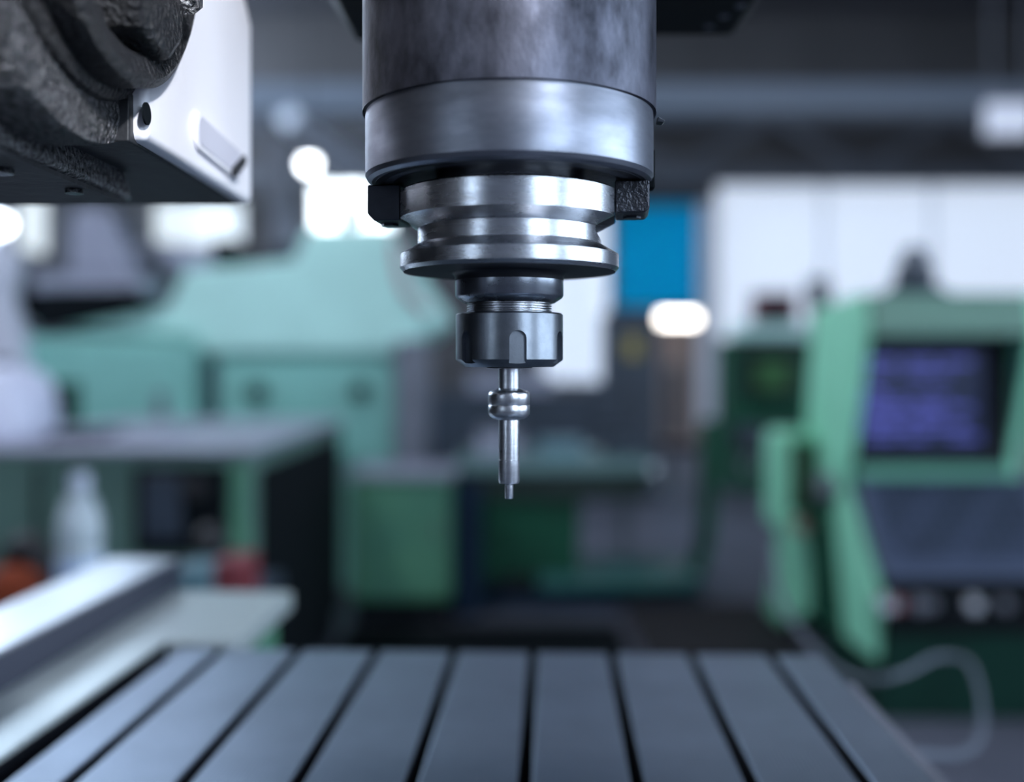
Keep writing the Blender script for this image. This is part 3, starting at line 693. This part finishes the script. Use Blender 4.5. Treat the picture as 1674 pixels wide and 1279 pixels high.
t = thing('swivel_head', (-.4, .42, 1.23), 'oily black round swivel head casting with stepped rings, upper left corner', 'milling head')
zb = Z_(328, .52)
def lathe_x(prof, cy, cz, seg=96, jit=None):
    return MB().lathe(prof, seg, Matrix.Translation((0, cy, cz)) @ Matrix.Rotation(PI/2, 4, 'Y'), jit)
MB().prism([(.22, zb), (.525, zb), (.499, zb+.027), (.47, zb+.06), (.45, zb+.12), (.45, zb+.30), (.22, zb+.30)], -.60, XB, 'x').build('casting_body', cast_m, t, .003)
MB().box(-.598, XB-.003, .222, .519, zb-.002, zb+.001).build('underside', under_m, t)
CY, CZH = .405, CZ+.205
lathe_x([(0, -.42), (.1175, -.42), (.1175, XB+.018), (.1165, XB+.022), (.108, XB+.024), (0, XB+.024)], CY, CZH, 128).build('outer_ring', cast_dk, t)
lathe_x([(0, XB+.02), (.1005, XB+.02), (.099, XB+.027), (.096, XB+.029), (0, XB+.029)], CY, CZH, 128).build('middle_ring', soot, t)
lathe_x([(0, XB+.02), (.090, XB+.02), (.0945, XB+.030), (.0945, XB+.040), (.091, XB+.042), (.082, XB+.040), (.078, XB+.034), (0, XB+.034)], CY, CZH, 128).build('boss', soot, t)
MB().prism([(.385, CZ+.150), (.40, CZ+.130), (.435, CZ+.126), (.452, CZ+.140), (.456, CZ+.17), (.44, CZ+.20), (.39, CZ+.20)], XB+.030, XB+.048, 'x').build('clamp_lug', soot, t, .004)
MB().prism([(.41, CZ+.205), (.425, CZ+.172), (.450, CZ+.168), (.466, CZ+.19), (.46, CZ+.25), (.42, CZ+.25)], XB+.030, XB+.052, 'x').build('clamp_lug', soot, t, .003)
for (yy, zz, r) in ((.452, CZ+.160, .008), (.412, CZ+.165, .009), (.442, CZ+.195, .010)):
    MB().lathe([(r, 0), (r, .008), (r*.8, .010), (0, .010)], 6, Matrix.Translation((XB+.044, yy, zz)) @ Matrix.Rotation(PI/2, 4, 'Y')).build('hex_bolt', cast_m, t)
MB().cyl((-.21, .425, zb-.0005), (-.21, .425, zb-.004), .006, 16).build('plug', cast_m, t)
MB().cyl((-.20, .475, zb-.0005), (-.20, .475, zb-.004), .004, 16).build('plug', cast_m, t)
keep(t)

# ------------------------------------------------------------ spindle, tool holder, edge finder
D = .47; PX = D/F                      # metres per pixel at the spindle axis
AX = (832.8-HX)*PX
zz = lambda py: CZ+(HY-py)*PX
A0 = Matrix.Translation((AX, D, 0))
t = thing('machine_spindle', (AX, D, zz(295)), 'thick vertical spindle with stained quill and bright steel nose ring, top centre', 'spindle')
MB().lathe([(0, 1.548), (.0658, 1.548), (.0658, zz(192)), (.0650, zz(189)+.0), (.0640, zz(193)+.0), (0, zz(193))], 160, A0).build('quill', quill_m, t)
rR = 233.5*PX
MB().lathe([(rR*.99, zz(186)), (rR*.993, zz(192)), (rR*.997, zz(193)), (rR*.997, zz(197)), (rR, zz(199)), (rR, zz(293)), (rR*.985, zz(300)), (rR*.955, zz(304)), (.052, zz(304)), (.0505, zz(301)), (.0505, zz(270)), (0, zz(270))], 160, A0).build('nose_ring', steel_nose, t, ang=20)
MB().lathe([(.0513, zz(303)), (rR*.93, zz(305)), (rR*.93, zz(303)), (.0513, zz(300))], 96, A0).build('nose_face', steel_dark, t)
for sgn in (-1, 1):
    R_ = A0 @ Matrix.Rotation(math.radians(-6), 4, 'Z')
    b0, b1 = (.0475, .0625)
    k = MB()
    if sgn > 0: k.prism([(b0, zz(306)), (b1, zz(306)), (b1, zz(350)), (b1-.002, zz(357)), (b0, zz(357))], -.0127, .0127, 'y', R_)
    else: k.prism([(-b0, zz(306)), (-b1, zz(306)), (-b1, zz(352)), (-b1+.003, zz(364)), (-b0, zz(364))], -.0127, .0127, 'y', R_)
    k.build('drive_key', mat('key_steel', (.09, .095, .11), .35, .9, var=.5, scale=90, bump=.5, bscale=500) if sgn > 0 else MATS['key_steel'] if 'key_steel' in MATS else steel_dark, t, .0008)
    MB().lathe([(.0, 0), (.004, 0), (.004, .0015), (0, .0015)], 6, R_ @ Matrix.Translation((sgn*.055, 0, zz(357 if sgn > 0 else 364)-.001))).build('key_screw', steel_dark, t)
MB().box(rR-.004, rR+.0007, -.004, .004, zz(312), zz(248), A0 @ Matrix.Rotation(math.radians(-2), 4, 'Z')).build('side_key', black_m, t, .001)
MB().prism([(AX+.0655, zz(200)), (AX+.0688, zz(207)), (AX+.0680, zz(211)), (AX+.0652, zz(209))], D-.012, D-.006, 'y').build('burr', steel_dark, t, .0004)
keep(t)
t = thing('spindle_head', (0, .60, 1.34), 'black angular head casting behind the top of the spindle', 'machine head')
Yh = .70
MB().prism([(X_(505, Yh), 1.548), (X_(540, Yh), Z_(0, Yh)), (X_(584, Yh), Z_(68, Yh)), (X_(650, Yh), Z_(70, Yh)), (X_(1020, Yh), Z_(60, Yh)), (X_(1195, Yh), Z_(58, Yh)), (X_(1215, Yh), Z_(38, Yh)), (X_(1232, Yh), Z_(0, Yh)), (X_(1262, Yh), 1.548)], .58, Yh, 'y').build('head_body', head_m, t, .002)
for k in range(3): MB().cyl((X_(1150+14*k, Yh), Yh-.02-.02*k, Z_(58, Yh)-.0012), (X_(1150+14*k, Yh), Yh-.02-.02*k, Z_(58, Yh)+.001), .003, 12).build('screw', grey_m, t)
keep(t)

def boolean_cut(o, cutters):
    par = o.parent; o.parent = None
    for c in cutters:
        md = o.modifiers.new('cut', 'BOOLEAN'); md.object = c; md.operation = 'DIFFERENCE'; md.solver = 'EXACT'
    bpy.context.view_layer.update()
    dg = bpy.context.evaluated_depsgraph_get()
    me = bpy.data.meshes.new_from_object(o.evaluated_get(dg))
    o.modifiers.clear(); o.data = me
    bm = bmesh.new(); bm.from_mesh(me)
    for f in bm.faces: f.smooth = True
    for e in bm.edges:
        e.smooth = not (len(e.link_faces) == 2 and e.calc_face_angle(0) > math.radians(28))
    bm.to_mesh(me); bm.free()
    for c in cutters: bpy.data.objects.remove(c)
    o.parent = par

t = thing('tool_holder', (AX, D, zz(600)), 'bright steel collet tool holder with grooved flange clamped in the spindle', 'tool holder')
rF = 178*PX; rG = 149.5*PX
fl = MB().lathe([(0, zz(300)), (.034, zz(300)), (.034, zz(316)), (rF-.001, zz(316)), (rF, zz(319)), (rF, zz(361)), (rF-.0006, zz(362.5)), (rG, zz(377)), (rG, zz(402)), (rF-.0006, zz(417.5)), (rF, zz(419)), (rF, zz(440)), (rF-.0015, zz(446)), (.03, zz(446)), (.024, zz(447)), (0, zz(447))], 192, A0).build('flange', steel, t, ang=20)
MB().lathe([(0, zz(445)), (rF-.0016, zz(445)), (rF-.0016, zz(446.6)), (.0285, zz(446.6)), (.0262, zz(447.5)), (.0251, zz(450)), (88.5*PX+.0001, zz(454)), (88.3*PX, zz(460)), (0, zz(460))], 160, A0).build('flange_underside', mat('flange_face_dark', (.03, .033, .04), .5, .6, bump=.05, bscale=600), t, ang=50)  # underside and fillet coloured darker than the flange steel
R_ = A0 @ Matrix.Rotation(math.radians(-6), 4, 'Z')
cut = []
cut.append(MB().prism([(.038, zz(300)), (.06, zz(300)), (.06, zz(412)), (.0445, zz(412)), (.038, zz(380))], -.0132, .0132, 'y', R_).build('cut', steel))
cut.append(MB().prism([(-.0436, zz(300)), (-.06, zz(300)), (-.06, zz(412)), (-.0475, zz(412)), (-.0436, zz(380))], -.0132, .0132, 'y', R_).build('cut', steel))
cut.append(MB().cyl((AX+.036, D-.018, zz(452)), (AX+.036, D-.018, zz(440)), .0016, 16).build('cut', steel))
boolean_cut(fl, cut)
MB().lathe([(0, zz(458)), (88.3*PX, zz(458)), (88.3*PX, zz(484)), (86*PX, zz(488)), (74*PX, zz(496)), (0, zz(496))], 128, A0).build('collar', steel_dark if False else mat('collar_steel', (.34, .37, .42), .27, 1, var=.2, scale=30, rvar=.04), t)
th = [(0, zz(495))]
for k in range(5):
    y = 495.5+k*4
    th += [(64*PX, zz(y)), (69.5*PX, zz(y+1.2)), (69.5*PX, zz(y+2.2)), (64*PX, zz(y+3.4))]
th += [(66*PX, zz(517)), (0, zz(517))]
MB().lathe(th, 96, A0).build('thread', steel, t)
nut = MB().lathe([(0, zz(513)), (84.5*PX, zz(513)), (87.5*PX, zz(515.5)), (87.5*PX, zz(588)), (86.5*PX, zz(589.5)), (72*PX, zz(600)), (40*PX, zz(600)), (40*PX, zz(596)), (0, zz(596))], 192, A0).build('collet_nut', steel_nut, t, ang=20)
cut = []
for k in range(6):
    an = math.radians(-90+9+60*k)
    M = A0 @ Matrix.Rotation(an, 4, 'Z')
    w_ = 13.5*PX; r0 = 79.5*PX; zt = zz(556)
    pts = [(-w_, zz(610)), (w_, zz(610))]+[(w_*math.cos(PI*i/14), zt+w_*math.sin(PI*i/14)) for i in range(15)]
    cut.append(MB().prism(pts, r0, r0+.01, 'x', M).build('cut', steel_dark))
boolean_cut(nut, cut)
md = nut.modifiers.new('bevel', 'BEVEL'); md.width = .0004; md.segments = 2; md.limit_method = 'ANGLE'; md.angle_limit = math.radians(40)
MB().lathe([(0, zz(590)), (38*PX, zz(590)), (38*PX, zz(602)), (18*PX, zz(603)), (0, zz(603))], 64, A0).build('collet', steel_dark, t)
keep(t)

t = thing('edge_finder', (AX, D, zz(815)), 'slim polished steel edge finder held in the collet nut, pointing down', 'edge finder')
B0 = Matrix.Translation((AX-.6*PX, D, 0))
q = lambda w_, y: (w_*PX, zz(y))
MB().lathe([(0, zz(600)), q(17.2, 600), q(17.2, 636), q(0, 636)], 64, B0).build('shank', steel_probe, t)
MB().lathe([(0, zz(634)), q(15, 634), q(24, 638), q(30, 639), q(33, 642), q(34, 646), q(34, 661), q(33.2, 662), q(0, 662)], 96, B0).build('upper_collar', steel_probe, t, ang=40)
MB().lathe([(0, zz(661)), q(33.2, 662), q(34, 663.2), q(34, 676), q(31, 681), q(25, 685), q(15, 687), q(0, 687)], 96, B0).build('lower_collar', steel_probe, t, ang=40)
bd = MB().lathe([(0, zz(685)), q(16.8, 686), q(17, 688), q(17, 750.8), q(16.4, 751.4), q(17.3, 752), q(17.3, 786), q(16, 790), q(0, 790)], 96, B0).build('body', steel_probe, t)
an = math.radians(-90-50)
p = Vector((AX-.6*PX+17*PX*math.cos(an), D+17*PX*math.sin(an), zz(738)))
dr = Vector((math.cos(an), math.sin(an), 0))
boolean_cut(bd, [MB().cyl(p-dr*.002, p+dr*.002, 2.4*PX, 20).build('cut', steel_dark)])
MB().lathe([(0, zz(789)), q(4.5, 789), q(4.5, 792), q(7, 793), q(7, 813.5), q(6, 815.4), q(0, 815.4)], 48, B0).build('tip', steel_probe, t)
keep(t)
